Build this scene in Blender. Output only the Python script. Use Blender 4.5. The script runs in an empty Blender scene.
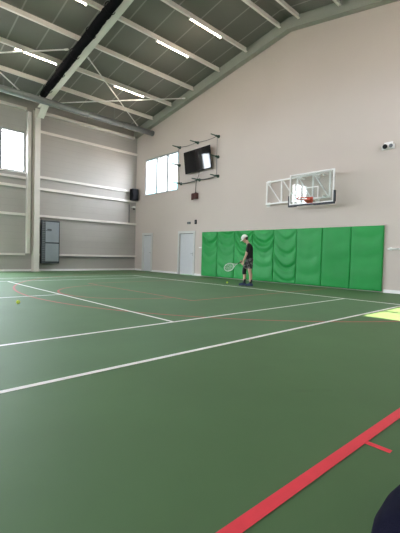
import bpy, bmesh, math, random
from mathutils import Vector, Matrix
random.seed(7)
SC = bpy.context.scene
COL = SC.collection
PI = math.pi

# ------------------------------------------------------------------ materials
def mat(name, color, rough=0.6, metal=0.0, var=0.0, vscale=6.0, bump=0.0, bscale=60.0, emit=None, estr=0.0, spec=0.5):
    m = bpy.data.materials.new(name); m.use_nodes = True
    nt = m.node_tree; b = nt.nodes['Principled BSDF']
    b.inputs['Base Color'].default_value = (*color, 1)
    b.inputs['Roughness'].default_value = rough
    b.inputs['Metallic'].default_value = metal
    b.inputs['Specular IOR Level'].default_value = spec
    tc = nt.nodes.new('ShaderNodeTexCoord')
    if var > 0:
        n = nt.nodes.new('ShaderNodeTexNoise'); n.inputs['Scale'].default_value = vscale; n.inputs['Detail'].default_value = 5
        r = nt.nodes.new('ShaderNodeValToRGB')
        r.color_ramp.elements[0].position = 0.3; r.color_ramp.elements[1].position = 0.7
        r.color_ramp.elements[0].color = (*[c * (1 - var) for c in color], 1)
        r.color_ramp.elements[1].color = (*[min(1, c * (1 + var)) for c in color], 1)
        nt.links.new(tc.outputs['Object'], n.inputs['Vector']); nt.links.new(n.outputs['Fac'], r.inputs['Fac'])
        nt.links.new(r.outputs['Color'], b.inputs['Base Color'])
    if bump > 0:
        n2 = nt.nodes.new('ShaderNodeTexNoise'); n2.inputs['Scale'].default_value = bscale; n2.inputs['Detail'].default_value = 3
        bp = nt.nodes.new('ShaderNodeBump'); bp.inputs['Strength'].default_value = bump; bp.inputs['Distance'].default_value = 0.01
        nt.links.new(tc.outputs['Object'], n2.inputs['Vector']); nt.links.new(n2.outputs['Fac'], bp.inputs['Height'])
        nt.links.new(bp.outputs['Normal'], b.inputs['Normal'])
    if emit:
        b.inputs['Emission Color'].default_value = (*emit, 1); b.inputs['Emission Strength'].default_value = estr
    return m

def floor_mat(name, color):
    m = bpy.data.materials.new(name); m.use_nodes = True
    nt = m.node_tree; b = nt.nodes['Principled BSDF']; L = nt.links.new
    tc = nt.nodes.new('ShaderNodeTexCoord')
    n1 = nt.nodes.new('ShaderNodeTexNoise'); n1.inputs['Scale'].default_value = 0.55; n1.inputs['Detail'].default_value = 6; n1.inputs['Roughness'].default_value = 0.6
    n2 = nt.nodes.new('ShaderNodeTexNoise'); n2.inputs['Scale'].default_value = 160; n2.inputs['Detail'].default_value = 2
    r = nt.nodes.new('ShaderNodeValToRGB')
    r.color_ramp.elements[0].position = 0.3; r.color_ramp.elements[1].position = 0.72
    r.color_ramp.elements[0].color = (*[c * 0.90 for c in color], 1)
    r.color_ramp.elements[1].color = (*[c * 1.10 for c in color], 1)
    L(tc.outputs['Object'], n1.inputs['Vector']); L(n1.outputs['Fac'], r.inputs['Fac'])
    # dark scuffs with a shape of their own
    n3 = nt.nodes.new('ShaderNodeTexNoise'); n3.inputs['Scale'].default_value = 1.7; n3.inputs['Detail'].default_value = 8; n3.inputs['Distortion'].default_value = 1.4
    r3 = nt.nodes.new('ShaderNodeValToRGB'); r3.color_ramp.elements[0].position = 0.66; r3.color_ramp.elements[1].position = 0.80
    r3.color_ramp.elements[0].color = (0, 0, 0, 1); r3.color_ramp.elements[1].color = (0.16, 0.16, 0.16, 1)
    L(tc.outputs['Object'], n3.inputs['Vector']); L(n3.outputs['Fac'], r3.inputs['Fac'])
    mx = nt.nodes.new('ShaderNodeMix'); mx.data_type = 'RGBA'
    L(r3.outputs['Color'], mx.inputs['Factor']); L(r.outputs['Color'], mx.inputs['A']); mx.inputs['B'].default_value = (0.02, 0.035, 0.022, 1)
    L(mx.outputs['Result'], b.inputs['Base Color'])
    b.inputs['Roughness'].default_value = 0.6
    b.inputs['Specular IOR Level'].default_value = 0.32
    bp = nt.nodes.new('ShaderNodeBump'); bp.inputs['Strength'].default_value = 0.12; bp.inputs['Distance'].default_value = 0.004
    L(tc.outputs['Object'], n2.inputs['Vector']); L(n2.outputs['Fac'], bp.inputs['Height']); L(bp.outputs['Normal'], b.inputs['Normal'])
    return m

def line_mat(name, color, wear):
    m = mat(name, color, 0.55, var=wear, vscale=9)
    return m

def stripe_mat(name, base, line, axis, period, width, rough=0.6, wobble=0.0):
    """panel joints: a thin strip of another colour every `period` metres along an object axis"""
    m = bpy.data.materials.new(name); m.use_nodes = True
    nt = m.node_tree; b = nt.nodes['Principled BSDF']; L = nt.links.new
    tc = nt.nodes.new('ShaderNodeTexCoord'); s = nt.nodes.new('ShaderNodeSeparateXYZ'); L(tc.outputs['Object'], s.inputs[0])
    d = nt.nodes.new('ShaderNodeMath'); d.operation = 'DIVIDE'; L(s.outputs[axis], d.inputs[0]); d.inputs[1].default_value = period
    a = nt.nodes.new('ShaderNodeMath'); a.operation = 'ADD'; L(d.outputs[0], a.inputs[0]); a.inputs[1].default_value = 100 + width / period / 2
    f = nt.nodes.new('ShaderNodeMath'); f.operation = 'FRACT'; L(a.outputs[0], f.inputs[0])
    c = nt.nodes.new('ShaderNodeMath'); c.operation = 'LESS_THAN'; L(f.outputs[0], c.inputs[0]); c.inputs[1].default_value = width / period
    n = nt.nodes.new('ShaderNodeTexNoise'); n.inputs['Scale'].default_value = 1.3; n.inputs['Detail'].default_value = 4; L(tc.outputs['Object'], n.inputs['Vector'])
    r = nt.nodes.new('ShaderNodeValToRGB')
    r.color_ramp.elements[0].color = (*[q * 0.95 for q in base], 1); r.color_ramp.elements[1].color = (*[q * 1.05 for q in base], 1)
    L(n.outputs['Fac'], r.inputs['Fac'])
    mx = nt.nodes.new('ShaderNodeMix'); mx.data_type = 'RGBA'
    L(c.outputs[0], mx.inputs['Factor']); L(r.outputs['Color'], mx.inputs['A']); mx.inputs['B'].default_value = (*line, 1)
    L(mx.outputs['Result'], b.inputs['Base Color']); b.inputs['Roughness'].default_value = rough; b.inputs['Specular IOR Level'].default_value = 0.12
    return m

def glass_mat(name, tint=(1, 1, 1), gloss=1.0):
    """thin clear pane: lets light straight through, mirrors by Fresnel"""
    m = bpy.data.materials.new(name); m.use_nodes = True
    nt = m.node_tree; nt.nodes.clear(); L = nt.links.new
    o = nt.nodes.new('ShaderNodeOutputMaterial'); t = nt.nodes.new('ShaderNodeBsdfTransparent'); t.inputs[0].default_value = (*tint, 1)
    g = nt.nodes.new('ShaderNodeBsdfGlossy'); g.inputs['Roughness'].default_value = 0.03
    lw = nt.nodes.new('ShaderNodeLayerWeight')      # facing is the same from both sides of the pane
    po = nt.nodes.new('ShaderNodeMath'); po.operation = 'POWER'; po.inputs[1].default_value = 5.0; L(lw.outputs['Facing'], po.inputs[0])
    lw.inputs['Blend'].default_value = 0.5
    mu = nt.nodes.new('ShaderNodeMath'); mu.operation = 'MULTIPLY_ADD'; mu.inputs[1].default_value = 0.9 * gloss; mu.inputs[2].default_value = 0.04 * gloss; mu.use_clamp = True; L(po.outputs[0], mu.inputs[0])
    mx = nt.nodes.new('ShaderNodeMixShader'); L(mu.outputs[0], mx.inputs[0]); L(t.outputs[0], mx.inputs[1]); L(g.outputs[0], mx.inputs[2])
    L(mx.outputs[0], o.inputs['Surface'])
    return m

M = {}
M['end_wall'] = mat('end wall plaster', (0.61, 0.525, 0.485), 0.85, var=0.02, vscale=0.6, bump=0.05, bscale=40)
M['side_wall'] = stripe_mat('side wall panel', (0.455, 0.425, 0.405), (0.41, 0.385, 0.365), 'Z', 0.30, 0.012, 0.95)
M['steel'] = mat('painted steel', (0.80, 0.745, 0.71), 0.5, var=0.03, vscale=2)
M['steel_roof'] = mat('roof steel', (0.86, 0.82, 0.78), 0.55, var=0.04, vscale=2)
M['end_rafter'] = mat('grey green rafter paint', (0.345, 0.355, 0.31), 0.6, var=0.04, vscale=1)
M['roof'] = stripe_mat('roof panel', (0.21, 0.205, 0.19), (0.36, 0.35, 0.33), 'Y', 1.0, 0.05, 0.7)
M['green'] = floor_mat('green court', (0.108, 0.205, 0.105))
M['green_out'] = floor_mat('green surround', (0.096, 0.186, 0.084))
M['white_line'] = line_mat('white court line', (0.95, 0.94, 0.93), 0.03)
M['red_line'] = line_mat('red court line', (0.95, 0.055, 0.09), 0.04)
M['pink_line'] = line_mat('worn red court line', (0.48, 0.10, 0.10), 0.2)
M['pad'] = mat('green vinyl', (0.012, 0.285, 0.056), 0.5, var=0.05, vscale=3, spec=0.35)
M['pad_dark'] = mat('dark green vinyl', (0.012, 0.16, 0.035), 0.5)
M['white'] = mat('white paint', (0.90, 0.87, 0.87), 0.45, var=0.02)
M['door'] = mat('door paint', (0.62, 0.62, 0.65), 0.5, var=0.02)
M['door_frame'] = mat('door frame paint', (0.64, 0.63, 0.62), 0.5, var=0.02)
M['win_frame'] = mat('grey window frame', (0.34, 0.36, 0.37), 0.45, var=0.03)
M['dark_gap'] = mat('dark rubber', (0.03, 0.03, 0.03), 0.7, var=0.1)
M['black'] = mat('black plastic', (0.010, 0.010, 0.013), 0.8, var=0.1, spec=0.2)
M['screen'] = mat('screen', (0.004, 0.004, 0.006), 0.05, var=0.05)
M['dark_green_steel'] = mat('dark green steel', (0.012, 0.06, 0.035), 0.5, var=0.1)
M['black_cloth'] = mat('black cloth', (0.006, 0.006, 0.008), 1.0, spec=0.1, var=0.3, vscale=12, bump=0.4, bscale=9)
M['galv'] = mat('galvanised steel', (0.24, 0.255, 0.26), 0.45, metal=0.4, var=0.08, vscale=4)
M['tube'] = mat('lit tube', (0.9, 0.9, 0.9), 0.4, emit=(1.0, 0.82, 0.64), estr=10)
M['lamp_body'] = mat('lamp housing', (0.75, 0.75, 0.73), 0.5, var=0.02)
M['glass'] = glass_mat('window glass', (0.97, 0.985, 0.985))
M['board_glass'] = glass_mat('backboard glass', (0.95, 0.98, 0.975), 1.3)
M['orange'] = mat('orange steel', (0.62, 0.07, 0.03), 0.45, var=0.05)
M['pad_grey'] = mat('charcoal padding', (0.03, 0.034, 0.045), 0.6, var=0.1)
M['unit_panel'] = mat('blue grey panel', (0.33, 0.355, 0.40), 0.35, metal=0.35, var=0.05, vscale=3)
M['unit_dark'] = mat('dark grey casing', (0.055, 0.06, 0.07), 0.5, var=0.1)
M['unit_louver'] = mat('grey louver', (0.16, 0.17, 0.19), 0.5, var=0.1)
M['brown'] = mat('red brown box', (0.10, 0.03, 0.025), 0.6, var=0.35, vscale=14)
M['navy'] = mat('navy cloth', (0.006, 0.006, 0.018), 0.95, spec=0.12, var=0.25, vscale=10, bump=0.25, bscale=200)
M['skin'] = mat('skin', (0.55, 0.33, 0.24), 0.55, var=0.05, vscale=10)
M['hair'] = mat('dark hair', (0.03, 0.02, 0.015), 0.7, var=0.2, vscale=60)
M['shirt'] = mat('black cotton', (0.008, 0.008, 0.009), 0.9, var=0.2, vscale=20)
M['cap'] = mat('white cap cloth', (0.85, 0.83, 0.80), 0.8, var=0.02)
M['brace'] = mat('black neoprene', (0.012, 0.013, 0.018), 0.8, var=0.2)
M['sock'] = mat('dark sock', (0.02, 0.02, 0.025), 0.9, var=0.2)
M['shoe'] = mat('blue shoe', (0.015, 0.035, 0.10), 0.6, var=0.4, vscale=25)
M['sole'] = mat('shoe sole', (0.05, 0.06, 0.09), 0.6, var=0.1)
M['eye'] = mat('eye', (0.02, 0.015, 0.01), 0.3, var=0.1)
M['lips'] = mat('lips', (0.42, 0.18, 0.15), 0.5, var=0.05)
M['racket'] = mat('white racket frame', (0.78, 0.82, 0.78), 0.35, var=0.03)
M['string'] = mat('pale string', (0.72, 0.80, 0.72), 0.5, var=0.03)
M['ball'] = mat('tennis felt', (0.85, 0.92, 0.12), 0.95, var=0.08, vscale=60, bump=0.5, bscale=300)
M['seam'] = mat('ball seam', (0.85, 0.87, 0.78), 0.7, var=0.02)
M['facade'] = mat('pale facade', (0.15, 0.155, 0.155), 0.8, var=0.04)
M['facade_glass'] = mat('blue facade glass', (0.03, 0.15, 0.19), 0.3, var=0.2)
M['ground'] = mat('paved ground', (0.32, 0.31, 0.29), 0.9, var=0.1, vscale=0.4)
def camo():
    m = bpy.data.materials.new('grey patterned cloth'); m.use_nodes = True
    nt = m.node_tree; b = nt.nodes['Principled BSDF']; L = nt.links.new
    tc = nt.nodes.new('ShaderNodeTexCoord'); n = nt.nodes.new('ShaderNodeTexNoise'); n.inputs['Scale'].default_value = 14; n.inputs['Detail'].default_value = 3
    r = nt.nodes.new('ShaderNodeValToRGB'); r.color_ramp.interpolation = 'CONSTANT'
    e = r.color_ramp.elements; e[0].position = 0; e[0].color = (0.02, 0.02, 0.022, 1); e[1].position = 0.48; e[1].color = (0.10, 0.095, 0.09, 1)
    x = e.new(0.58); x.color = (0.25, 0.23, 0.22, 1)
    L(tc.outputs['Object'], n.inputs['Vector']); L(n.outputs['Fac'], r.inputs['Fac']); L(r.outputs['Color'], b.inputs['Base Color']); b.inputs['Roughness'].default_value = 0.9
    return m
M['shorts'] = camo()

# ------------------------------------------------------------------ mesh helpers
def bm_box(bm, x0, x1, y0, y1, z0, z1, mi=0):
    vs = [bm.verts.new(c) for c in ((x0, y0, z0), (x1, y0, z0), (x1, y1, z0), (x0, y1, z0), (x0, y0, z1), (x1, y0, z1), (x1, y1, z1), (x0, y1, z1))]
    for f in ((0, 3, 2, 1), (4, 5, 6, 7), (0, 1, 5, 4), (1, 2, 6, 5), (2, 3, 7, 6), (3, 0, 4, 7)):
        bm.faces.new([vs[i] for i in f]).material_index = mi

def bm_ring_loft(bm, rings, cap=True, smooth=True, close=True, mi=0):
    R = [[bm.verts.new(p) for p in r] for r in rings]
    n = len(R[0])
    for a, b in zip(R, R[1:]):
        for i in range(n if close else n - 1):
            f = bm.faces.new((a[i], a[(i + 1) % n], b[(i + 1) % n], b[i])); f.smooth = smooth; f.material_index = mi
    if cap and close:
        bm.faces.new(list(reversed(R[0]))).material_index = mi; bm.faces.new(R[-1]).material_index = mi

def frame_of(d):
    d = d.normalized(); a = Vector((0, 0, 1)) if abs(d.z) < 0.9 else Vector((1, 0, 0))
    u = d.cross(a).normalized(); return u, u.cross(d).normalized() * -1

def bm_tube(bm, pts, r, n=10, closed=False, smooth=True, mi=0):
    pts = [Vector(p) for p in pts]; m = len(pts); rs = r if isinstance(r, (list, tuple)) else [r] * m
    rings = []
    for i, p in enumerate(pts):
        if closed: d = pts[(i + 1) % m] - pts[i - 1]
        else: d = (pts[min(i + 1, m - 1)] - pts[max(i - 1, 0)])
        u, v = frame_of(d)
        rings.append([p + (u * math.cos(2 * PI * k / n) + v * math.sin(2 * PI * k / n)) * rs[i] for k in range(n)])
    if closed: rings.append(rings[0])
    bm_ring_loft(bm, rings, cap=not closed, smooth=smooth, mi=mi)
    if closed: bmesh.ops.remove_doubles(bm, verts=bm.verts, dist=1e-6)

def bm_bar(bm, a, b, w, h, up=(0, 0, 1), mi=0):
    """rectangular bar from a to b, w across, h along up"""
    a, b = Vector(a), Vector(b); d = (b - a).normalized(); s = d.cross(Vector(up)).normalized(); t = s.cross(d).normalized()
    q = [(-1, -1), (1, -1), (1, 1), (-1, 1)]
    bm_ring_loft(bm, [[p + s * (i * w / 2) + t * (j * h / 2) for i, j in q] for p in (a, b)], smooth=False, mi=mi)

def bm_ell(bm, c, axes, n=20, m=14):
    """ellipsoid; axes = three vectors"""
    res = bmesh.ops.create_uvsphere(bm, u_segments=n, v_segments=m, radius=1)
    A = [Vector(a) for a in axes]
    for v in res['verts']:
        v.co = Vector(c) + A[0] * v.co.x + A[1] * v.co.y + A[2] * v.co.z
    for v in res['verts']:
        for f in v.link_faces: f.smooth = True

def bm_cap(bm, a, b, ra, rb, n=14):
    """tapered capsule"""
    a, b = Vector(a), Vector(b); d = (b - a).normalized(); u, v = frame_of(d)
    rings = []
    for p, r, s in ((a, ra, -1), (b, rb, 1)):
        ang = [85, 65, 45, 25, 0] if s < 0 else [0, 25, 45, 65, 85]
        for t in ang:
            t = math.radians(t); q = p + d * (s * math.sin(t) * r); rr = r * math.cos(t)
            rings.append([q + (u * math.cos(2 * PI * k / n) + v * math.sin(2 * PI * k / n)) * rr for k in range(n)])
    bm_ring_loft(bm, rings)

def link(name, bm, mats, parent=None, bevel=0.0, smooth_angle=None):
    bmesh.ops.recalc_face_normals(bm, faces=bm.faces)
    me = bpy.data.meshes.new(name); bm.to_mesh(me); bm.free()
    for m in (mats if isinstance(mats, list) else [mats]): me.materials.append(M[m])
    o = bpy.data.objects.new(name, me); COL.objects.link(o)
    if parent: o.parent = parent
    if bevel:
        b = o.modifiers.new('bevel', 'BEVEL'); b.width = bevel; b.segments = 2; b.limit_method = 'ANGLE'
    return o

def remeshed(name, bm, m, parent, voxel=0.008, smooth=6):
    bmesh.ops.recalc_face_normals(bm, faces=bm.faces)
    me = bpy.data.meshes.new('tmp'); bm.to_mesh(me); bm.free()
    t = bpy.data.objects.new('tmp', me); COL.objects.link(t)
    r = t.modifiers.new('r', 'REMESH'); r.mode = 'VOXEL'; r.voxel_size = voxel; r.use_smooth_shade = True
    s = t.modifiers.new('s', 'SMOOTH'); s.factor = 0.5; s.iterations = smooth
    dg = bpy.context.evaluated_depsgraph_get(); dg.update()
    nm = bpy.data.meshes.new_from_object(t.evaluated_get(dg))
    bpy.data.objects.remove(t); bpy.data.meshes.remove(me)
    nm.name = name; nm.materials.clear(); nm.materials.append(M[m])
    for p in nm.polygons: p.use_smooth = True
    o = bpy.data.objects.new(name, nm); COL.objects.link(o)
    if parent: o.parent = parent
    return o

def thing(name, label, cat, loc=(0, 0, 0), group=None):
    o = bpy.data.objects.new(name, None); COL.objects.link(o); o.location = loc
    o.empty_display_size = 0.1
    o['label'] = label; o['category'] = cat
    if group: o['group'] = group
    bpy.context.view_layer.update()
    return o

def tag(o, label, cat, group=None):
    o['label'] = label; o['category'] = cat
    if group: o['group'] = group
    return o

def struct(o, label=None):
    o['kind'] = 'structure'
    if label: o['label'] = label
    return o

def child(o, root):
    """world-space mesh under a root Empty"""
    o.parent = root; o.matrix_parent_inverse = Matrix.Translation(root.location).inverted(); return o

NB = bmesh.new

# ------------------------------------------------------------------ dimensions (metres)
XL, XR = -13.8, 6.4           # side walls
YE, YB = 2.75, -24.5          # end wall, back wall
XC = -3.7                     # ridge
ZR = 9.67                     # roof underside at the ridge
SL = 0.175
def zroof(x): return ZR - SL * abs(x - XC)
ZE = zroof(XL)
def zpb(x): return zroof(x) - 0.22     # underside of the purlins

# ------------------------------------------------------------------ floor with its painted lines
def build_floor():
    bm = NB()
    def quad(x0, x1, y0, y1, z, mi):
        f = bm.faces.new([bm.verts.new(p) for p in ((x0, y0, z), (x1, y0, z), (x1, y1, z), (x0, y1, z))]); f.material_index = mi
    bm_box(bm, XL - 0.2, XR + 0.2, YB - 0.2, YE + 0.2, -0.2, 0.0, 1)
    h = 4.115; w = 0.058
    Xs, Xd, Xc = 0.0, 1.372, -h
    Xs2, Xd2 = -2 * h, -2 * h - 1.372
    quad(Xd2, Xd, -23.77, 0, 0.0006, 0)
    z = 0.0020
    def hl(x0, x1, y, ww=w, mi=2, zz=z): quad(x0, x1, y - ww / 2, y + ww / 2, zz, mi)
    def vl(x, y0, y1, ww=w, mi=2, zz=z): quad(x - ww / 2, x + ww / 2, y0, y1, zz, mi)
    hl(Xd2 - w / 2, Xd + w / 2, 0.0, 0.09); hl(Xd2, Xd, -23.77, 0.08)
    for x in (Xs, Xd, Xs2, Xd2): vl(x, -23.77, 0)
    hl(Xs2, Xs, -5.485); hl(Xs2, Xs, -18.285)
    vl(Xc, -18.285, -5.485); vl(Xc, -0.12, 0)
    # basketball lines
    zr = 0.0015
    def arc(cx, cy, r, a0, a1, n, ww=0.05, mi=4):
        P = []
        for i in range(n + 1):
            a = a0 + (a1 - a0) * i / n
            P.append([bm.verts.new((cx + (r + s) * math.cos(a), cy + (r + s) * math.sin(a), zr)) for s in (-ww / 2, ww / 2)])
        for p, q in zip(P, P[1:]): bm.faces.new((p[0], p[1], q[1], q[0])).material_index = mi
    cx, cy, r = -4.2, 0.9, 7.08
    a = math.radians(20)
    arc(cx, cy, r, PI + 0.02, 2 * PI - 0.02, 90)
    vl(cx - r, cy, 2.3, 0.05, 4, zr); vl(cx + r, cy, 2.3, 0.05, 4, zr)
    kx = -4.15
    hl(kx - 2.45, kx + 2.45, -3.6, 0.05, 4, zr)
    vl(kx - 2.45, -3.6, 2.3, 0.05, 4, zr); vl(kx + 2.45, -3.6, 2.3, 0.05, 4, zr)
    arc(kx, -3.6, 1.8, PI, 2 * PI, 40)
    # bright red side line with a tick, near the bench side
    zz = 0.0028
    lx = lambda y: 3.336 + 0.022 * (y + 7.1)
    f = bm.faces.new([bm.verts.new(q) for q in ((lx(-13) - .031, -13, zz), (lx(-13) + .031, -13, zz), (lx(2.3) + .031, 2.3, zz), (lx(2.3) - .031, 2.3, zz))]); f.material_index = 3
    quad(3.36, 3.50, -6.868, -6.828, 0.0026, 3)
    o = link('floor', bm, ['green', 'green_out', 'white_line', 'red_line', 'pink_line'])
    struct(o, 'green painted sports court floor with white tennis lines and red basketball lines')
build_floor()

# ------------------------------------------------------------------ walls
def wall_cells(bm, u0, u1, z0, z1, holes, put):
    us = sorted({u0, u1, *[h[0] for h in holes], *[h[1] for h in holes]})
    zs = sorted({z0, z1, *[h[2] for h in holes], *[h[3] for h in holes]})
    for a, b in zip(us, us[1:]):
        for c, d in zip(zs, zs[1:]):
            m, k = (a + b) / 2, (c + d) / 2
            if any(h[0] < m < h[1] and h[2] < k < h[3] for h in holes): continue
            put(bm, a, b, c, d)

W_END = (-12.93, -10.08, 4.17, 6.14)         # window in the end wall
D1 = (-13.0, -12.15, 0.0, 2.04)
D2 = (-9.85, -8.72, 0.0, 2.06)
W_LEFT = [(-7.7, -4.9, 0.0, 3.4), (-13.1, -9.0, 0.0, 3.4), (-7.7, -3.27, 4.54, 6.40), (-13.1, -8.7, 4.42, 6.38), (-16.9, -13.95, 4.42, 7.5), (-23.9, -19.6, 4.42, 6.38)]  # unseen doors added for daylight, unseen tall window added to reflect in the backboard
W_RIGHT = [(-2.4, 0.6, 4.75, 6.4)]

W_BACK_ADDED = [(-12.0, -8.0, 4.0, 6.4), (-6.5, -1.0, 4.0, 6.4), (0.5, 4.5, 4.0, 6.4)]  # unseen windows added to bring daylight from behind the camera

bm = NB()
wall_cells(bm, XL, XR, 0, ZE, [W_END, D1, D2], lambda b, x0, x1, z0, z1: bm_box(b, x0, x1, YE, YE + 0.2, z0, z1))
bm_ring_loft(bm, [[(XL, y, ZE), (XR, y, ZE), (XC, y, ZR)] for y in (YE, YE + 0.2)], smooth=False)
struct(link('wall_end', bm, 'end_wall'), 'pale plastered gable end wall')
bm = NB()
wall_cells(bm, XL, XR, 0, ZE, W_BACK_ADDED, lambda b, x0, x1, z0, z1: bm_box(b, x0, x1, YB - 0.2, YB, z0, z1))
bm_ring_loft(bm, [[(XL, y, ZE), (XR, y, ZE), (XC, y, ZR)] for y in (YB - 0.2, YB)], smooth=False)
struct(link('wall_back', bm, 'end_wall'), 'plain gable wall at the other end of the hall')
bm = NB()
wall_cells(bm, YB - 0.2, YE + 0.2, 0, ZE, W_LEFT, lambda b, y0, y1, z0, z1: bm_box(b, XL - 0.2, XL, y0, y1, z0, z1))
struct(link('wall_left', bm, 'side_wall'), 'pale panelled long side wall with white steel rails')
bm = NB()
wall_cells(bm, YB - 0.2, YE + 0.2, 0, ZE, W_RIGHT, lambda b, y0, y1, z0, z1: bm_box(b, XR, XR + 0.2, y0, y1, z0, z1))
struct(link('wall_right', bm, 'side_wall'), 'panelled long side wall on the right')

# roof: two slabs
bm = NB()
for xa, xb in ((XL - 0.2, XC), (XC, XR + 0.2)):
    za, zb = zroof(xa), zroof(xb)
    bm_ring_loft(bm, [[(xa, y, za), (xb, y, zb), (xb, y, zb + 0.15), (xa, y, za + 0.15)] for y in (YB - 0.2, YE + 0.2)], smooth=False)
struct(link('ceiling', bm, 'roof'), 'dark grey panelled pitched roof with pale joints')

# skirting
bm = NB(); bm_box(bm, XL + 0.001, XL + 0.03, -4.8, YE - 0.04, 0.002, 0.10)
struct(link('baseboard_left', bm, 'white'))
bm = NB()
for a, b in ((XL + 0.04, D1[0] - 0.07), (D1[1] + 0.07, D2[0] - 0.07), (D2[1] + 0.07, -8.16), (-0.10, XR - 0.01)): bm_box(bm, a, b, YE - 0.025, YE - 0.001, 0.002, 0.10)
struct(link('baseboard_end', bm, 'white'))

# ------------------------------------------------------------------ windows and doors
def window(idx, axis, pos, u0, u1, z0, z1, mull, inside, sill=True, fw=0.06, label=None):
    """axis 'x': window in a wall of constant x; inside=+1/-1 is the way to the room"""
    def bx(bm, a, b, d0, d1, c, e):
        lo, hi = sorted((pos + d0 * inside, pos + d1 * inside))
        if axis == 'x': bm_box(bm, lo, hi, a, b, c, e)
        else: bm_box(bm, a, b, lo, hi, c, e)
    bm = NB(); g = 0.002
    a0, a1, c0, c1 = u0 + g, u1 - g, z0 + g, z1 - g
    bx(bm, a0, a1, -0.14, -0.03, c0, c0 + fw); bx(bm, a0, a1, -0.14, -0.03, c1 - fw, c1)
    bx(bm, a0, a0 + fw, -0.14, -0.03, c0 + fw, c1 - fw); bx(bm, a1 - fw, a1, -0.14, -0.03, c0 + fw, c1 - fw)
    mh = 0.06
    for u in mull: bx(bm, u - mh, u + mh, -0.14, -0.03, c0 + fw, c1 - fw)
    o = link('window_%d' % idx, bm, 'win_frame'); struct(o, label)
    bm = NB()
    edges = [a0 + fw] + [q for u in mull for q in (u - mh, u + mh)] + [a1 - fw]
    for a, b in zip(edges[::2], edges[1::2]): bx(bm, a, b, -0.088, -0.082, c0 + fw, c1 - fw)
    gl = link('window_glass', bm, 'glass', o)
    if sill:
        bm = NB(); bx(bm, u0 - 0.04, u1 + 0.04, 0.002, 0.07, z0 - 0.04, z0 + 0.0); link('window_sill', bm, 'white', o)
    return o
wn = 1
w = W_END
window(wn, 'y', YE, *w, [w[0] + 1.05, w[0] + 1.98], -1, False, label='three pane window high in the end wall beside the television'); wn += 1
for (a, b, c, d) in W_LEFT:
    k = 4; window(wn, 'x', XL, a, b, c, d, [b - 1.02 * i for i in range(1, k + 1) if b - 1.02 * i > a + 0.2], 1, c > 1, 0.07, label='bright window strip high in the left side wall' if c > 1 else 'added unseen tall glazed doors in the left side wall'); wn += 1
for (a, b, c, d) in W_RIGHT:
    window(wn, 'x', XR, a, b, c, d, [a + 1.0, a + 2.0], -1, True, 0.07, label='window strip in the right side wall'); wn += 1
for (a, b, c, d) in W_BACK_ADDED:
    window(wn, 'y', YB, a, b, c, d, [a + (b - a) / 3, a + (b - a) * 2 / 3], 1, True, 0.07, label='added unseen wide window in the back gable wall'); wn += 1

def door(idx, d, label):
    x0, x1, z0, z1 = d
    bm = NB()
    for a, b, c, e in ((x0 - 0.06, x0 + 0.05, 0.002, z1 + 0.06), (x1 - 0.05, x1 + 0.06, 0.002, z1 + 0.06), (x0 + 0.05, x1 - 0.05, z1 - 0.05, z1 + 0.06)):
        bm_box(bm, a, b, YE - 0.03, YE - 0.002, c, e)
    for a, b, c, e in ((x0 + 0.002, x0 + 0.05, 0.002, z1 - 0.002), (x1 - 0.05, x1 - 0.002, 0.002, z1 - 0.002), (x0 + 0.05, x1 - 0.05, z1 - 0.05, z1 - 0.002)):
        bm_box(bm, a, b, YE + 0.002, YE + 0.12, c, e)
    o = link('door_%d' % idx, bm, 'door_frame'); struct(o, label)
    bm = NB(); bm_box(bm, x0 + 0.055, x1 - 0.055, YE + 0.05, YE + 0.095, 0.012, z1 - 0.07)
    link('door_leaf', bm, 'door', o, bevel=0.004)
    bm = NB(); bm_box(bm, x0 + 0.052, x1 - 0.052, YE + 0.04, YE + 0.11, z1 - 0.068, z1 - 0.052)
    link('door_seal', bm, 'dark_gap', o)
    bm = NB(); xh = x1 - 0.13
    bm_box(bm, xh - 0.02, xh + 0.02, YE + 0.040, YE + 0.0495, 0.92, 1.10)
    bm_tube(bm, [(xh, YE + 0.041, 1.03), (xh, YE + 0.0, 1.03), (xh - 0.03, YE - 0.008, 1.03), (xh - 0.11, YE - 0.008, 1.03)], 0.009, 8)
    link('door_handle', bm, 'galv', o)
door(1, D1, 'narrow pale door near the corner of the end wall')
door(2, D2, 'pale grey door beside the green wall pads')

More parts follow.
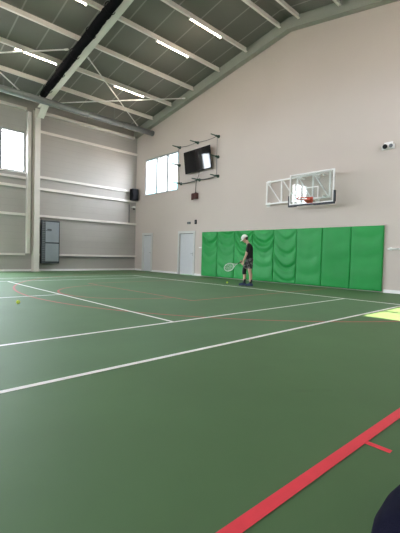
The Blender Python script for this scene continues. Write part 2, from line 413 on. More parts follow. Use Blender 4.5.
# ------------------------------------------------------------------ steel frame of the building
BAYS = [(-2.7, YE - 0.3), (-8.15, -2.7), (-13.6, -8.15)]
FR = [-2.7, -8.15, -13.6, -19.05]
PX = [-13.45, -11.95, -10.38, -8.78, -7.12, -5.62, -4.05, -3.25, -1.75, -0.2, 1.4, 3.0, 4.6, 6.05]
ord_ = ['eave', 'second', 'third', 'fourth', 'fifth', 'sixth', 'seventh', 'eighth', 'ninth', 'tenth', 'eleventh', 'twelfth', 'thirteenth', 'last']
for bi, (y0, y1) in enumerate(BAYS):
    for i, x in enumerate(PX):
        bm = NB(); s = -1 if x < XC else 1
        a, b = y0 + 0.22, (y1 - 0.22 if bi else y1)
        zt, zb = zroof(x) - 0.012, zpb(x)
        fl = 0.085
        prof = [(x, zt), (x - s * fl * 0, zt), (x, zb), (x + fl, zb), (x + fl, zb + 0.03), (x + fl - 0.006, zb + 0.03), (x + fl - 0.006, zb + 0.008), (x + 0.012, zb + 0.008), (x + 0.012, zt - 0.008), (x + fl, zt - 0.008 - 0.02), (x + fl, zt - 0.02)]
        prof = [(x, zb), (x + fl, zb), (x + fl, zb + 0.03), (x + fl - 0.006, zb + 0.03), (x + fl - 0.006, zb + 0.01), (x + 0.03, zb + 0.01), (x + 0.03, zt - 0.02), (x, zt - 0.02)]
        bm_ring_loft(bm, [[(px, y, pz) for px, pz in prof] for y in (a, b)], smooth=False)
        o = link('roof_beam', bm, 'steel_roof'); struct(o, '%s steel roof purlin from the left wall, in the %s bay' % (ord_[i], ('end', 'second', 'third')[bi]))

def rafter(y, w=0.14, mname='steel_roof', drop=0.25):
    bm = NB()
    for xa, xb in ((XL + 0.45, XC), (XC, XR - 0.45)):
        def seg(z0, z1, hw):
            def r(x): return [(x, y - hw, z0(x)), (x, y + hw, z0(x)), (x, y + hw, z1(x)), (x, y - hw, z1(x))]
            bm_ring_loft(bm, [r(xa), r(xb)], smooth=False)
        bot = lambda x: zpb(x) - drop
        seg(bot, lambda x: bot(x) + 0.03, w)
        seg(lambda x: bot(x) + 0.03, lambda x: zroof(x) - 0.04, 0.02)
        seg(lambda x: zroof(x) - 0.04, lambda x: zroof(x) - 0.012, w * 0.9)
    # haunches at the columns
    for x0, sg in ((XL + 0.45, 1), (XR - 0.45, -1)):
        xe = x0 + sg * 0.9; z0 = zpb(x0) - drop; ze = zpb(xe) - drop
        bm_ring_loft(bm, [[(x0, yy, z0), (xe, yy, ze), (x0, yy, z0 - 0.42)] for yy in (y - 0.03, y + 0.03)], smooth=False)
        bm_ring_loft(bm, [[(x0, y - w, z0 - 0.42), (x0, y + w, z0 - 0.42), (x0, y + w, z0 - 0.45), (x0, y - w, z0 - 0.45)],
                          [(xe, y - w, ze), (xe, y + w, ze), (xe, y + w, ze - 0.03), (xe, y - w, ze - 0.03)]], smooth=False)
    return link('rafter_beam', bm, mname)
for i, y in enumerate(FR):
    struct(rafter(y - 0.06), 'wide white steel rafter climbing to the ridge, frame %s from the end wall' % ('first', 'second', 'third', 'fourth')[i])
# end rafter against the gable
bm = NB()
for xa, xb in ((XL + 0.02, XC), (XC, XR - 0.02)):
    def r(x): return [(x, YE - 0.24, zpb(x) - 0.19), (x, YE - 0.003, zpb(x) - 0.19), (x, YE - 0.003, zroof(x) - 0.012), (x, YE - 0.24, zroof(x) - 0.012)]
    bm_ring_loft(bm, [r(xa), r(xb)], smooth=False)
struct(link('rafter_beam', bm, 'end_rafter'), 'grey green rafter lying along the top of the gable wall')

def column(x, y, sg, label):
    """I-section column; sg=+1 when the room lies towards +x"""
    bm = NB(); xo = x + sg * 0.01; xi = x + sg * 0.36; zt = zpb(x + sg * 0.42) - 0.28
    def b(xa, xb, ya, yb): bm_box(bm, min(xa, xb), max(xa, xb), ya, yb, 0.025, zt)
    b(xi, xi - sg * 0.03, y - 0.12, y + 0.12); b(xo, xo + sg * 0.03, y - 0.12, y + 0.12); b(xo + sg * 0.03, xi - sg * 0.03, y - 0.02, y + 0.02)
    bm_box(bm, min(xo, xi), max(xo, xi), y - 0.19, y + 0.19, 0.003, 0.025)
    o = link('column', bm, 'steel'); struct(o, label)
for i, y in enumerate(FR):
    n = ('first', 'second', 'third', 'fourth')[i]
    column(XL, y - 0.14, 1, 'white steel column on the left wall, %s from the end wall' % n)
    column(XR, y - 0.17, -1, 'white steel column on the right wall, %s from the end wall' % n)

# girts along the left wall
for (y0, y1) in [BAYS[0], (-4.75, -2.7)]:
    for z, hh in ((6.56, 0.10), (4.45, 0.09), (3.90, 0.10), (2.63, 0.09), (0.80, 0.07)):
        if y1 < 0 and z in (6.56,): continue
        if y1 < 0 and z == 4.45: z = 4.30
        bm = NB(); ya = y0 + (0 if y1 > 0 else 0); yb = y1 - 0.56 if y1 < 0 else YE - 0.01
        bm_box(bm, XL + 0.002, XL + 0.11, ya, yb, z - hh / 2, z + hh / 2)
        bm_box(bm, XL + 0.088, XL + 0.11, ya, yb, z - hh / 2 - 0.02, z - hh / 2)
        struct(link('wall_beam', bm, 'steel'), 'white steel rail along the left wall')
# eave rail
bm = NB(); bm_box(bm, XL + 0.002, XL + 0.16, -2.72, YE - 0.26, 7.38, 7.47); bm_box(bm, XL + 0.10, XL + 0.16, -2.72, YE - 0.26, 7.47, 7.50)
struct(link('wall_beam', bm, 'steel'), 'white eave rail at the top of the left wall')
bm = NB(); bm_box(bm, XL + 0.002, XL + 0.16, -7.9, -3.26, 7.38, 7.47)
struct(link('wall_beam', bm, 'steel'), 'white eave rail over the left windows')
# upright channel beside the window
bm = NB(); bm_box(bm, XL + 0.002, XL + 0.20, -3.225, -3.08, 0.84, 7.3); bm_box(bm, XL + 0.20, XL + 0.215, -3.225, -3.19, 0.84, 7.3)
struct(link('trim_1', bm, 'steel'), 'white upright channel between the left window and the column')

# ------------------------------------------------------------------ bracing rods
Rb = lambda x: zpb(x) - 0.05
rods = [((-9.3, -2.46), (-12.78, 2.1), 'thin white brace rod falling from the rafter towards the end wall corner'),
        ((-12.95, -2.46), (-9.25, 2.42), 'thin white brace rod rising from the column towards the end wall'),
        ((-9.2, -3.25), (-13.0, -7.9), 'thin white brace rod running back from the curtain roll on the left'),
        ((-13.0, -3.4), (-9.2, -7.9), 'short thin brace rod ending beside the eave at far left')]
for ri, (a, b, l) in enumerate(rods):
    dz = (0, 0.075, 0.075, 0.15)[ri]
    bm = NB(); p, q = Vector((*a, Rb(a[0]) - dz)), Vector((*b, Rb(b[0]) - dz))
    bm_tube(bm, [p, q], 0.026, 8)
    d = (q - p).normalized()
    for e, s in ((p, 1), (q, -1)): bm_tube(bm, [e + d * s * 0.02, e + d * s * 0.14], 0.036, 8)
    tag(link('brace_rod', bm, 'white'), l, 'brace rod', 'roof brace rods')

# ------------------------------------------------------------------ rolled dividing curtain beside the rafter
def curtain_roll():
    bm = NB(); rings = []; n = 14; K = 70
    rnd = random.Random(3)
    for i in range(K + 1):
        x = -12.35 + (11.9 - 0.2) * i / K
        z = zpb(x) - 0.20
        ry = 0.15 + rnd.uniform(-0.018, 0.018); rz = 0.155 + rnd.uniform(-0.02, 0.02)
        rings.append([(x, -3.02 + ry * math.cos(2 * PI * k / n) * (1 + 0.06 * math.sin(5 * k + i * .7)), z + rz * math.sin(2 * PI * k / n)) for k in range(n)])
    bm_ring_loft(bm, rings)
    o = link('curtain_roll', bm, 'black_cloth')
    tag(o, 'long black roll of bunched dividing curtain along the side of the rafter', 'curtain')
    for i in range(9):
        bm = NB(); x = -11.8 + i * 1.3; z = zpb(x) - 0.20
        P = [(x, -3.02 + 0.185 * math.cos(t), z + 0.185 * math.sin(t)) for t in [2 * PI * k / 16 for k in range(16)]]
        bm_tube(bm, P, 0.012, 6, closed=True)
        link('tie_strap', bm, 'black', o)
curtain_roll()

# ------------------------------------------------------------------ round duct under the eave
def duct():
    rt = thing('round_duct', 'round grey metal duct running below the eave to the end wall', 'duct', (-12.25, YE - 0.05, 7.45))
    bm = NB(); x, z = -12.25, 7.44; pts = []; rs = []
    bm_tube(bm, [(x, YE - 0.02, z), (x, -9.0, z)], 0.135, 24)
    child(link('duct_pipe', bm, 'galv'), rt)
    for i, y in enumerate([YE - 0.06, 0.9, -1.0, -3.9, -5.9, -7.9]):
        bm = NB()
        bm_tube(bm, [(x, y - 0.03, z), (x, y + 0.03, z)], 0.148, 24)
        child(link('duct_collar', bm, 'galv'), rt)
    for y in (0.4, -4.6, -6.6):
        bm = NB(); bm_tube(bm, [(x, y, z + 0.14), (x, y, zroof(x) - 0.005)], 0.008, 6); child(link('hanger_rod', bm, 'galv'), rt)
duct()

# ------------------------------------------------------------------ tube lights
def tube_light(x, y, label):
    z = zpb(x) - 0.002; rt = thing('ceiling_light', label, 'ceiling light', (x, y, z), 'strip lights under the roof purlins')
    bm = NB(); bm_box(bm, -0.045, 0.045, -0.77, 0.77, -0.045, -0.001); link('lamp_housing', bm, 'lamp_body', rt, bevel=0.006)
    bm = NB(); n = 10; rings = []
    for yy in (-0.745, 0.745): rings.append([(0.024 * math.cos(PI + PI * k / n), yy, -0.046 + 0.024 * math.sin(PI + PI * k / n)) for k in range(n + 1)])
    bm_ring_loft(bm, rings); link('lamp_tube', bm, 'tube', rt)
    for yy in (-0.76, 0.76):
        bm = NB(); bm_box(bm, -0.045, 0.045, yy - 0.012, yy + 0.012, -0.09, -0.001); link('end_cap', bm, 'lamp_body', rt)
LIGHTS = [(-10.34, -10.5, 'added unseen strip light in the third bay, nearest the left wall'), (1.44, -0.2, 'added unseen strip light on the right slope above the sun patch'), (1.44, -5.0, 'added unseen strip light on the right slope over the navy bag'), (1.44, -10.5, 'added unseen strip light in the third bay, fourth from the left wall'), (4.64, -5.0, 'added unseen strip light nearest the right wall, second bay'), (4.64, -10.5, 'added unseen strip light nearest the right wall, third bay'), (-5.58, -11.8, 'added unseen strip light in the third bay next to the ridge'), (4.64, -0.2, 'added unseen strip light nearest the right wall and the end wall'),  # unseen strip lights added out of view to brighten the hall
          (-10.34, 0.03, 'lit strip light closest to the left wall, between the rafter and end wall'),
          (-10.34, -4.0, 'lit strip light on the far side of the black curtain roll, over the left window'),
          (-7.08, -0.1, 'lit strip light on the middle purlin beyond the rafter'),
          (-7.08, -4.35, 'lit strip light cut by the top edge left of the rafter'),
          (-5.58, 0.2, 'lit strip light nearest to the ridge, above the tv'),
          (-5.58, -5.0, 'strip light behind the rafter near the ridge'),
          (-1.71, -0.2, 'strip light on the right slope above the hoop'), (-0.16, -5.0, 'strip light on the right slope over the sideline'),
          (-7.08, -10.5, 'strip light in the third bay left of the ridge'), (-0.16, -10.5, 'strip light in the third bay right of the ridge')]
for x, y, l in LIGHTS: tube_light(x, y, l)

# ------------------------------------------------------------------ green wall pads
edges = [-8.12 + i * 0.9985 for i in range(9)]
pad_lab = ['first green wall pad, at the end next to the pale grey door', 'second green wall pad from the door, with the white racket in front of it',
           'third green wall pad from the door, directly behind the player', 'fourth green wall pad from the door, just right of the player',
           'fifth green wall pad from the door, second one past the player', 'sixth green wall pad from the door, under the orange hoop rim',
           'seventh green wall pad from the door, next to last before the free end', 'eighth green wall pad at the free end, beside the white wall hook']
amp = [0.044, 0.048, 0.044, 0.042, 0.036, 0.026, 0.020, 0.018]
for i in range(8):
    x0, x1 = edges[i] + 0.006, edges[i + 1] - 0.006
    rt = thing('wall_pad', pad_lab[i], 'wall pad', (x0, YE, 0.03), 'green padded panels along the end wall')
    rnd = random.Random(20 + i); ph = rnd.uniform(0, 6); k1 = 2 * PI / (rnd.uniform(0.44, 0.54) if i < 5 else 0.75); k2 = 2 * PI / (rnd.uniform(0.25, 0.31) if i < 5 else 0.45); sag = rnd.uniform(0.30, 0.42) if i < 5 else 0.22; sk = rnd.uniform(-0.25, 0.25)
    bm = NB(); NU, NV = 28, 72; Wd, Hh = x1 - x0, 2.0
    V = []
    for a in range(NU + 1):
        row = []
        for b in range(NV + 1):
            u, v = a / NU, b / NV
            e = min(u, 1 - u) * Wd; ez = min(v, 1 - v) * Hh
            edge = 1 - math.exp(-e / 0.035); edz = 1 - math.exp(-ez / 0.05)
            sx = 2 * u - 1 + sk
            q = v * Hh - sag * (sx * sx) * (0.55 + 0.45 * v) + 0.03 * math.sin(4 * u + 2.3 * v + i)
            fold = 0.65 * math.sin(q * k1 + ph) + 0.45 * math.sin(q * k2 + 2.1 * ph + 0.9 * u) * (0.4 + 0.6 * math.sin(1.7 * q + ph) ** 2)
            fold = fold + 0.25 * math.sin(2 * PI * 2.2 * u + ph) * math.sin(2.6 * v * Hh + i)
            fold = fold - 0.35 * abs(fold)
            k = amp[i] * ((0.25 + 0.85 * v) if i > 4 else (0.55 + 0.5 * v)) * (0.75 + 0.35 * math.sin(2.2 * v * Hh + 3 * ph))
            dep = 0.075 + 0.018 * edge * edz + k * fold * edge * edz + 0.003 * math.sin(9 * u + 5 * v + i) * edge
            row.append(bm.verts.new((u * Wd, -dep, v * Hh)))
        V.append(row)
    for a in range(NU):
        for b in range(NV): bm.faces.new((V[a][b], V[a + 1][b], V[a + 1][b + 1], V[a][b + 1])).smooth = True
    # sides
    loop = [V[a][0] for a in range(NU + 1)] + [V[NU][b] for b in range(1, NV + 1)] + [V[a][NV] for a in range(NU - 1, -1, -1)] + [V[0][b] for b in range(NV - 1, 0, -1)]
    back = [bm.verts.new((v.co.x, -0.022, v.co.z)) for v in loop]
    for k in range(len(loop)): bm.faces.new((loop[k], loop[(k + 1) % len(loop)], back[(k + 1) % len(loop)], back[k]))
    link('pad_cover', bm, 'pad', rt)
    bm = NB(); bm_box(bm, 0.004, Wd - 0.004, -0.022, -0.001, 0.004, Hh - 0.004); link('backing_board', bm, 'pad_dark', rt)

# ------------------------------------------------------------------ basketball backstop folded to the side wall bracket
def backstop():
    YBo = 2.15; xl, xr, zb, zt = -3.14, -1.50, 2.80, 3.85
    rt = thing('basketball_hoop', 'glass basketball backboard with orange rim on a white wall frame', 'basketball hoop', (-3.0, YE, 3.0))
    def yy(x): return 2.62 + (2.34 - 2.62) * (x + 4.5) / (4.5 - 1.7)
    zt_, zb_ = 3.83, 3.0
    def P(x, z): return (x, yy(x), z)
    def part(name, bm, m, lab=None, par=None, bev=0.0):
        o = link(name, bm, m, None, bev)
        if par: o.parent = par; o.matrix_parent_inverse = par.matrix_world.inverted() if par.parent is None else Matrix.Translation(rt.location).inverted() @ Matrix.Identity(4)
        else: child(o, rt)
        if lab: o['label'] = lab
        return o
    bm = NB(); s = 0.055
    bm_bar(bm, P(-4.5, zt_), P(-1.72, zt_), s, s); bm_bar(bm, P(-4.5, zb_), P(-1.72, zb_), s, s)
    xs = [-4.47, -3.75, -3.05, -2.4, -1.75]
    for x in xs: bm_bar(bm, P(x, zb_), P(x, zt_), s * 0.85, s * 0.85, (1, 0, 0))
    for a, b in zip(xs, xs[1:]): bm_bar(bm, P(a + 0.05, zt_ - 0.03), P(b - 0.05, zb_ + 0.03), 0.035, 0.035, (0, 1, 0))
    part('truss_frame', bm, 'white')
    for x in (-4.47, -2.4):
        for z in (zt_, zb_):
            bm = NB(); bm_box(bm, x - 0.08, x + 0.08, YE - 0.02, YE - 0.002, z - 0.09, z + 0.09); bm_bar(bm, (x, YE - 0.02, z), (x, yy(x) + 0.02, z), 0.05, 0.05)
            part('wall_bracket', bm, 'white')
    for x in (-2.75, -1.9):
        for z in (zt_ - 0.12, zb_ + 0.02):
            bm = NB(); bm_bar(bm, (x, yy(x) - 0.02, z), (x, YBo + 0.026, z), 0.045, 0.045); part('standoff', bm, 'white')
    # glass board
    bm = NB(); bm_box(bm, xl + 0.03, xr - 0.03, YBo - 0.006, YBo + 0.006, zb + 0.03, zt - 0.03)
    gb = part('backboard', bm, 'board_glass', 'clear glass backboard')
    bm = NB()
    for a, b, c, d in ((xl, xr, zt - 0.04, zt), (xl, xr, zb, zb + 0.04), (xl, xl + 0.04, zb + 0.04, zt - 0.04), (xr - 0.04, xr, zb + 0.04, zt - 0.04)):
        bm_box(bm, a, b, YBo - 0.024, YBo + 0.024, c, d)
    part('board_frame', bm, 'white')
    cx = (xl + xr) / 2; bm = NB(); t = 0.035
    a, b, c, d = cx - 0.28, cx + 0.28, zb + 0.16, zb + 0.56
    for q in ((a, b, d - t, d), (a, b, c, c + t), (a, a + t, c + t, d - t), (b - t, b, c + t, d - t)):
        bm_box(bm, q[0], q[1], YBo - 0.0095, YBo - 0.0065, q[2], q[3])
    part('target_square', bm, 'white')
    bm = NB()
    th = 0.03
    for q in ((xl - th, xl + 0.28, zb - 0.06, zb), (cx + 0.13, xr + th, zb - 0.06, zb), (xl - th, xl, zb, zb + 0.32), (xr, xr + th * 1.6, zb, zb + 0.36), (xl + 0.28, cx + 0.13, zb - 0.045, zb)):
        bm_box(bm, q[0], q[1], YBo - 0.04, YBo + 0.04, q[2], q[3])
    part('edge_padding', bm, 'pad_grey', 'charcoal padding along the lower edge', bev=0.0)
    # rim
    zr = zb + 0.115; yc = YBo - 0.03 - 0.15 - 0.225
    bm = NB()
    P2 = [(cx + 0.23 * math.cos(2 * PI * k / 32), yc + 0.23 * math.sin(2 * PI * k / 32), zr) for k in range(32)]
    bm_tube(bm, P2, 0.013, 8, closed=True)
    part('rim', bm, 'orange', 'orange hoop ring')
    bm = NB()
    bm_box(bm, cx - 0.10, cx + 0.10, YBo - 0.055, YBo - 0.026, zr - 0.10, zr + 0.10)
    bm_ring_loft(bm, [[(cx - 0.09, YBo - 0.055, zr - 0.09), (cx + 0.09, YBo - 0.055, zr - 0.09), (cx + 0.09, YBo - 0.055, zr + 0.02), (cx - 0.09, YBo - 0.055, zr + 0.02)],
                      [(cx - 0.13, yc + 0.19, zr - 0.02), (cx + 0.13, yc + 0.19, zr - 0.02), (cx + 0.13, yc + 0.19, zr + 0.012), (cx - 0.13, yc + 0.19, zr + 0.012)]], smooth=False)
    part('rim_bracket', bm, 'orange', 'orange rim mounting bracket')
    for k in range(12):
        bm = NB(); an = 2 * PI * k / 12
        bm_tube(bm, [(cx + 0.23 * math.cos(an), yc + 0.23 * math.sin(an), zr - 0.012), (cx + 0.23 * math.cos(an), yc + 0.23 * math.sin(an), zr - 0.035)], 0.005, 5)
        part('net_hook', bm, 'orange')
backstop()

# ------------------------------------------------------------------ television, its guard bars, cable and box
def television():
    cx, cy, cz = -8.39, 2.50, 5.33; w2, h2 = 0.88, 0.50
    rt = thing('tv', 'wide black flat television tilted on the end wall inside guard bars', 'tv', (cx, YE, cz))
    Rm = Matrix.Translation((cx, cy, cz)) @ Matrix.Rotation(math.radians(-1.5), 4, 'Y') @ Matrix.Rotation(math.radians(7), 4, 'X') @ Matrix.Rotation(math.radians(0.2), 4, 'Z')
    def part(name, bm, m, bev=0):
        bm.transform(Rm); return child(link(name, bm, m, None, bev), rt)
    bm = NB(); bm_box(bm, -w2, w2, -0.02, 0.03, -h2, h2); bm_box(bm, -w2 * 0.6, w2 * 0.6, 0.03, 0.06, -h2 * 0.8, h2 * 0.3); part('tv_case', bm, 'black', 0.006)
    bm = NB(); bm_box(bm, -w2 + 0.018, w2 - 0.018, -0.024, -0.0205, -h2 + 0.03, h2 - 0.018); part('tv_screen', bm, 'screen')
    bm = NB(); bm_box(bm, cx - 0.2, cx + 0.2, YE - 0.03, YE - 0.002, cz - 0.18, cz + 0.18); bm_box(bm, cx - 0.05, cx + 0.05, cy + 0.075, YE - 0.03, cz - 0.12, cz + 0.10)
    child(link('wall_mount', bm, 'black'), rt)
    bm = NB(); bm_tube(bm, [(cx + 0.05, YE - 0.16, 4.87), (cx - 0.02, YE - 0.10, 4.70), (-8.60, YE - 0.09, 4.35), (-8.62, YE - 0.09, 4.0), (-8.62, YE - 0.09, 3.93)], 0.014, 6)
    child(link('power_cable', bm, 'black'), rt)
television()
def guard():
    rt = thing('guard_bars', 'dark green bars standing out of the wall around the tv with wires', 'guard', (-8.6, YE, 5.5))
    pts = {'tl': (-9.93, 6.24), 'tm': (-8.63, 6.22), 'tr': (-7.28, 6.22), 'ml': (-9.93, 5.37), 'mr': (-7.28, 5.33), 'bl': (-9.78, 4.45), 'bm': (-8.45, 4.47), 'br': (-7.25, 4.48)}
    for k, (x, z) in pts.items():
        bm = NB(); bm_tube(bm, [(x, YE - 0.004, z), (x, YE - 0.03, z)], 0.075, 10); bm_tube(bm, [(x, YE - 0.03, z), (x, YE - 0.2, z), (x, YE - 0.5, z)], [0.032, 0.027, 0.022], 8)
        bm_tube(bm, [(x, YE - 0.03, z), (x, YE - 0.18, z)], 0.042, 10)
        child(link('guard_bar', bm, 'dark_green_steel'), rt)
    seq = ['tl', 'tm', 'tr', 'mr', 'br', 'bm', 'bl', 'ml', 'tl']
    bm = NB()
    for a, b in zip(seq, seq[1:]):
        p = Vector((pts[a][0], YE - 0.10, pts[a][1])); q = Vector((pts[b][0], YE - 0.10, pts[b][1]))
        sag = 0.05 if abs(p.x - q.x) > 0.5 else 0
        r = 0.022 if (a[0] == 'b' and b[0] == 'b') else 0.011
        bm_tube(bm, [p, p.lerp(q, .25) - Vector((0, 0, sag * .75)), p.lerp(q, .5) - Vector((0, 0, sag)), p.lerp(q, .75) - Vector((0, 0, sag * .75)), q], r, 6)
    child(link('guard_wire', bm, 'unit_dark'), rt)
guard()
rt = thing('junction_box', 'small red brown box hanging on the wall below the television', 'box', (-8.66, YE, 3.75))
bm = NB(); bm_box(bm, -0.17, 0.15, -0.16, -0.002, -0.15, 0.12); link('box_case', bm, 'brown', rt, bevel=0.01)
bm = NB(); bm_box(bm, -0.15, -0.02, -0.19, -0.162, -0.20, 0.08); bm_box(bm, 0.02, 0.13, -0.185, -0.162, -0.12, 0.09); link('box_cover', bm, 'brown', rt)
bm = NB(); bm_tube(bm, [(0.03, -0.08, 0.121), (0.03, -0.08, 0.17)], 0.03, 8); link('cable_gland', bm, 'black', rt)

# small fittings on the end wall
def plate(name, label, cat, x, z, w, h, m, inner):
    rt = thing(name, label, cat, (x, YE, z))
    bm = NB(); bm_box(bm, -w / 2, w / 2, -0.035, -0.002, -h / 2, h / 2); link('face_plate', bm, m, rt, bevel=0.005)
    for s in (-0.25, 0.25):
        bm = NB(); bm_box(bm, s * w - w * 0.15, s * w + w * 0.15, -0.045, -0.0355, -h * 0.28, h * 0.28); link('socket_insert', bm, inner, rt)
plate('wall_socket', 'small pale double socket above the grey door', 'socket', -9.12, 2.50, 0.24, 0.11, 'unit_louver', 'unit_dark')
plate('wall_switch', 'small black switch box on the wall between door and tv', 'switch', -8.64, 2.53, 0.13, 0.20, 'black', 'unit_dark')
bm = NB(); bm_tube(bm, [(0.06, YE - 0.004, 1.32), (0.06, YE - 0.06, 1.32), (-0.06, YE - 0.06, 1.325), (0.26, YE - 0.06, 1.325)][0:2] + [(0.30, YE - 0.07, 1.33)], 0.018, 8); bm_box(bm, -0.02, 0.34, YE - 0.05, YE - 0.03, 1.30, 1.35)
bm_box(bm, 0.03, 0.09, YE - 0.03, YE - 0.002, 1.28, 1.37)
tag(link('wall_hook', bm, 'white'), 'white wall hook just past the free end of the green pads', 'hook')
bm = NB(); bm_box(bm, -8.36, -8.12 - 0.02, YE - 0.03, YE - 0.002, 1.30, 1.35)
tag(link('wall_latch', bm, 'white'), 'small white strip on the wall between door and green pads', 'latch')
rt = thing('emergency_light', 'twin head emergency light high on the wall right of the hoop', 'light', (-0.14, YE, 4.39))
bm = NB(); bm_box(bm, -0.17, 0.19, -0.07, -0.002, -0.09, 0.05); link('light_case', bm, 'white', rt, bevel=0.01)
for s in (-0.05, 0.12):
    bm = NB(); bm_tube(bm, [(s, -0.05, 0.0), (s, -0.11, -0.01), (s, -0.14, -0.02)], [0.03, 0.065, 0.07], 14); o = link('lamp_head', bm, 'white' if s > 0 else 'black', rt)
    bm = NB(); bm_tube(bm, [(s, -0.1415, -0.02), (s, -0.146, -0.021)], 0.055, 14); o2 = link('lamp_lens', bm, 'unit_louver' if s > 0 else 'black', o)
bm = NB(); bm_box(bm, -0.11, 0.13, -0.03, -0.002, 0.05, 0.13); link('top_bracket', bm, 'white', rt)

# ------------------------------------------------------------------ speaker, small camera and cable near the corner
rt = thing('loudspeaker', 'black loudspeaker standing on the wall rail in the corner', 'speaker', (XL + 0.11, 2.48, 3.93))
bm = NB(); bm_box(bm, 0.0, 0.28, -0.22, 0.18, 0.003, 0.64); link('speaker_case', bm, 'black', rt, bevel=0.015)
bm = NB(); bm_box(bm, 0.302, 0.312, -0.18, 0.14, 0.04, 0.62); link('speaker_grille', bm, 'black', rt)
bm = NB(); bm_box(bm, -0.10, -0.002, -0.08, 0.08, 0.2, 0.4); link('wall_bracket', bm, 'black', rt)
rt = thing('security_camera', 'small white dome camera under the loudspeaker in the corner', 'camera', (XL + 0.02, 2.52, 3.55))
bm = NB(); bm_box(bm, -0.018, 0.14, -0.06, 0.06, 0.0, 0.05); link('camera_arm', bm, 'white', rt)
bm = NB(); bm_tube(bm, [(0.16, 0, 0.06), (0.16, 0, -0.04)], 0.085, 16); link('camera_base', bm, 'white', rt)
bm = NB(); bm_ell(bm, (0.16, 0, -0.06), ((0.07, 0, 0), (0, 0.07, 0), (0, 0, 0.07))); link('camera_dome', bm, 'black', rt)
bm = NB(); bm_tube(bm, [(XL + 0.025, 2.30, 3.72), (XL + 0.025, 2.30, 2.64)], 0.022, 8)
tag(link('cable_conduit', bm, 'unit_louver'), 'thin grey conduit running down the wall below the loudspeaker', 'conduit')

# ------------------------------------------------------------------ grey unit on the left wall
def wall_unit():
    y0, y1, z0, z1 = -2.60, -1.76, 0.38, 2.42; x0 = XL + 0.125; x1 = x0 + 0.22
    rt = thing('air_unit', 'tall blue grey ventilation unit with two panels on the left wall', 'ventilation unit', (XL, -2.18, 0.4))
    def part(name, bm, m, lab=None, bev=0):
        o = child(link(name, bm, m, None, bev), rt)
        if lab: o['label'] = lab
        return o
    bm = NB(); bm_box(bm, x0, x1, y0, y1, z0, z1); part('casing', bm, 'unit_dark', bev=0.012)
    zm = 1.36
    for a, b in ((zm + 0.03, z1 - 0.07), (z0 + 0.10, zm - 0.03)):
        bm = NB(); bm_box(bm, x1 + 0.002, x1 + 0.03, y0 + 0.16, y1 - 0.05, a, b)
        for k in range(1, 4): bm_box(bm, x1 + 0.03, x1 + 0.036, y0 + 0.17, y1 - 0.06, a + (b - a) * k / 4 - 0.008, a + (b - a) * k / 4 + 0.008)
        part('front_panel', bm, 'unit_panel', 'blue grey front panel')
    bm = NB()
    for k in range(22): bm_box(bm, x1 + 0.002, x1 + 0.02, y0 + 0.01, y0 + 0.15, z0 + 0.12 + k * 0.085, z0 + 0.17 + k * 0.085)
    part('side_louver', bm, 'unit_louver')
    bm = NB(); yb = y0 + 0.30; zb = 1.97
    bm_tube(bm, [(x1 + 0.038, yb + 0.03 + 0.11 * math.cos(t), zb + 0.045 * math.sin(t)) for t in [2 * PI * k / 20 for k in range(20)]], 0.008, 6, closed=True)
    bm_box(bm, x1 + 0.0305, x1 + 0.04, yb - 0.04, yb + 0.12, zb - 0.018, zb + 0.022); bm_box(bm, x1 + 0.0305, x1 + 0.04, yb - 0.12, yb - 0.07, zb - 0.05, zb - 0.03)
    part('maker_mark', bm, 'unit_dark', 'small dark oval mark')
    for a, b in ((2.05, 2.15), (0.90, 1.0)):
        bm = NB(); bm_box(bm, XL + 0.002, x0 - 0.001, y0 + 0.08, y1 - 0.08, a, b); part('wall_bracket', bm, 'unit_dark')
    bm = NB(); bm_bar(bm, (XL + 0.16, y1 + 0.01, 0.70), (XL + 0.16, YE - 0.15, 0.70), 0.035, 0.035); part('supply_pipe', bm, 'unit_louver', 'thin grey pipe along the low rail')
wall_unit()

# ------------------------------------------------------------------ tennis balls
def ball(x, y, label):
    rt = thing('tennis_ball', label, 'tennis ball', (x, y, 0.0), 'tennis balls')
    r = 0.0345
    bm = NB(); bm_ell(bm, (0, 0, r + 0.004), ((r, 0, 0), (0, r, 0), (0, 0, r)), 24, 16); link('felt', bm, 'ball', rt)
    bm = NB(); P = []
    a, b = 0.75 * r, 0.25 * r
    for k in range(40):
        t = 2 * PI * k / 40
        p = Vector((a * math.cos(t) + b * math.cos(3 * t), a * math.sin(t) - b * math.sin(3 * t), 2 * math.sqrt(a * b) * math.sin(2 * t))).normalized() * r
        P.append(p + Vector((0, 0, r + 0.004)))
    bm_tube(bm, P, 0.0016, 5, closed=True); link('ball_seam', bm, 'seam', rt)
ball(-4.62, 0.67, 'yellow tennis ball on the floor just ahead of the player')
ball(-3.03, -6.73, 'yellow tennis ball alone on the court at the left, inside the red arc')

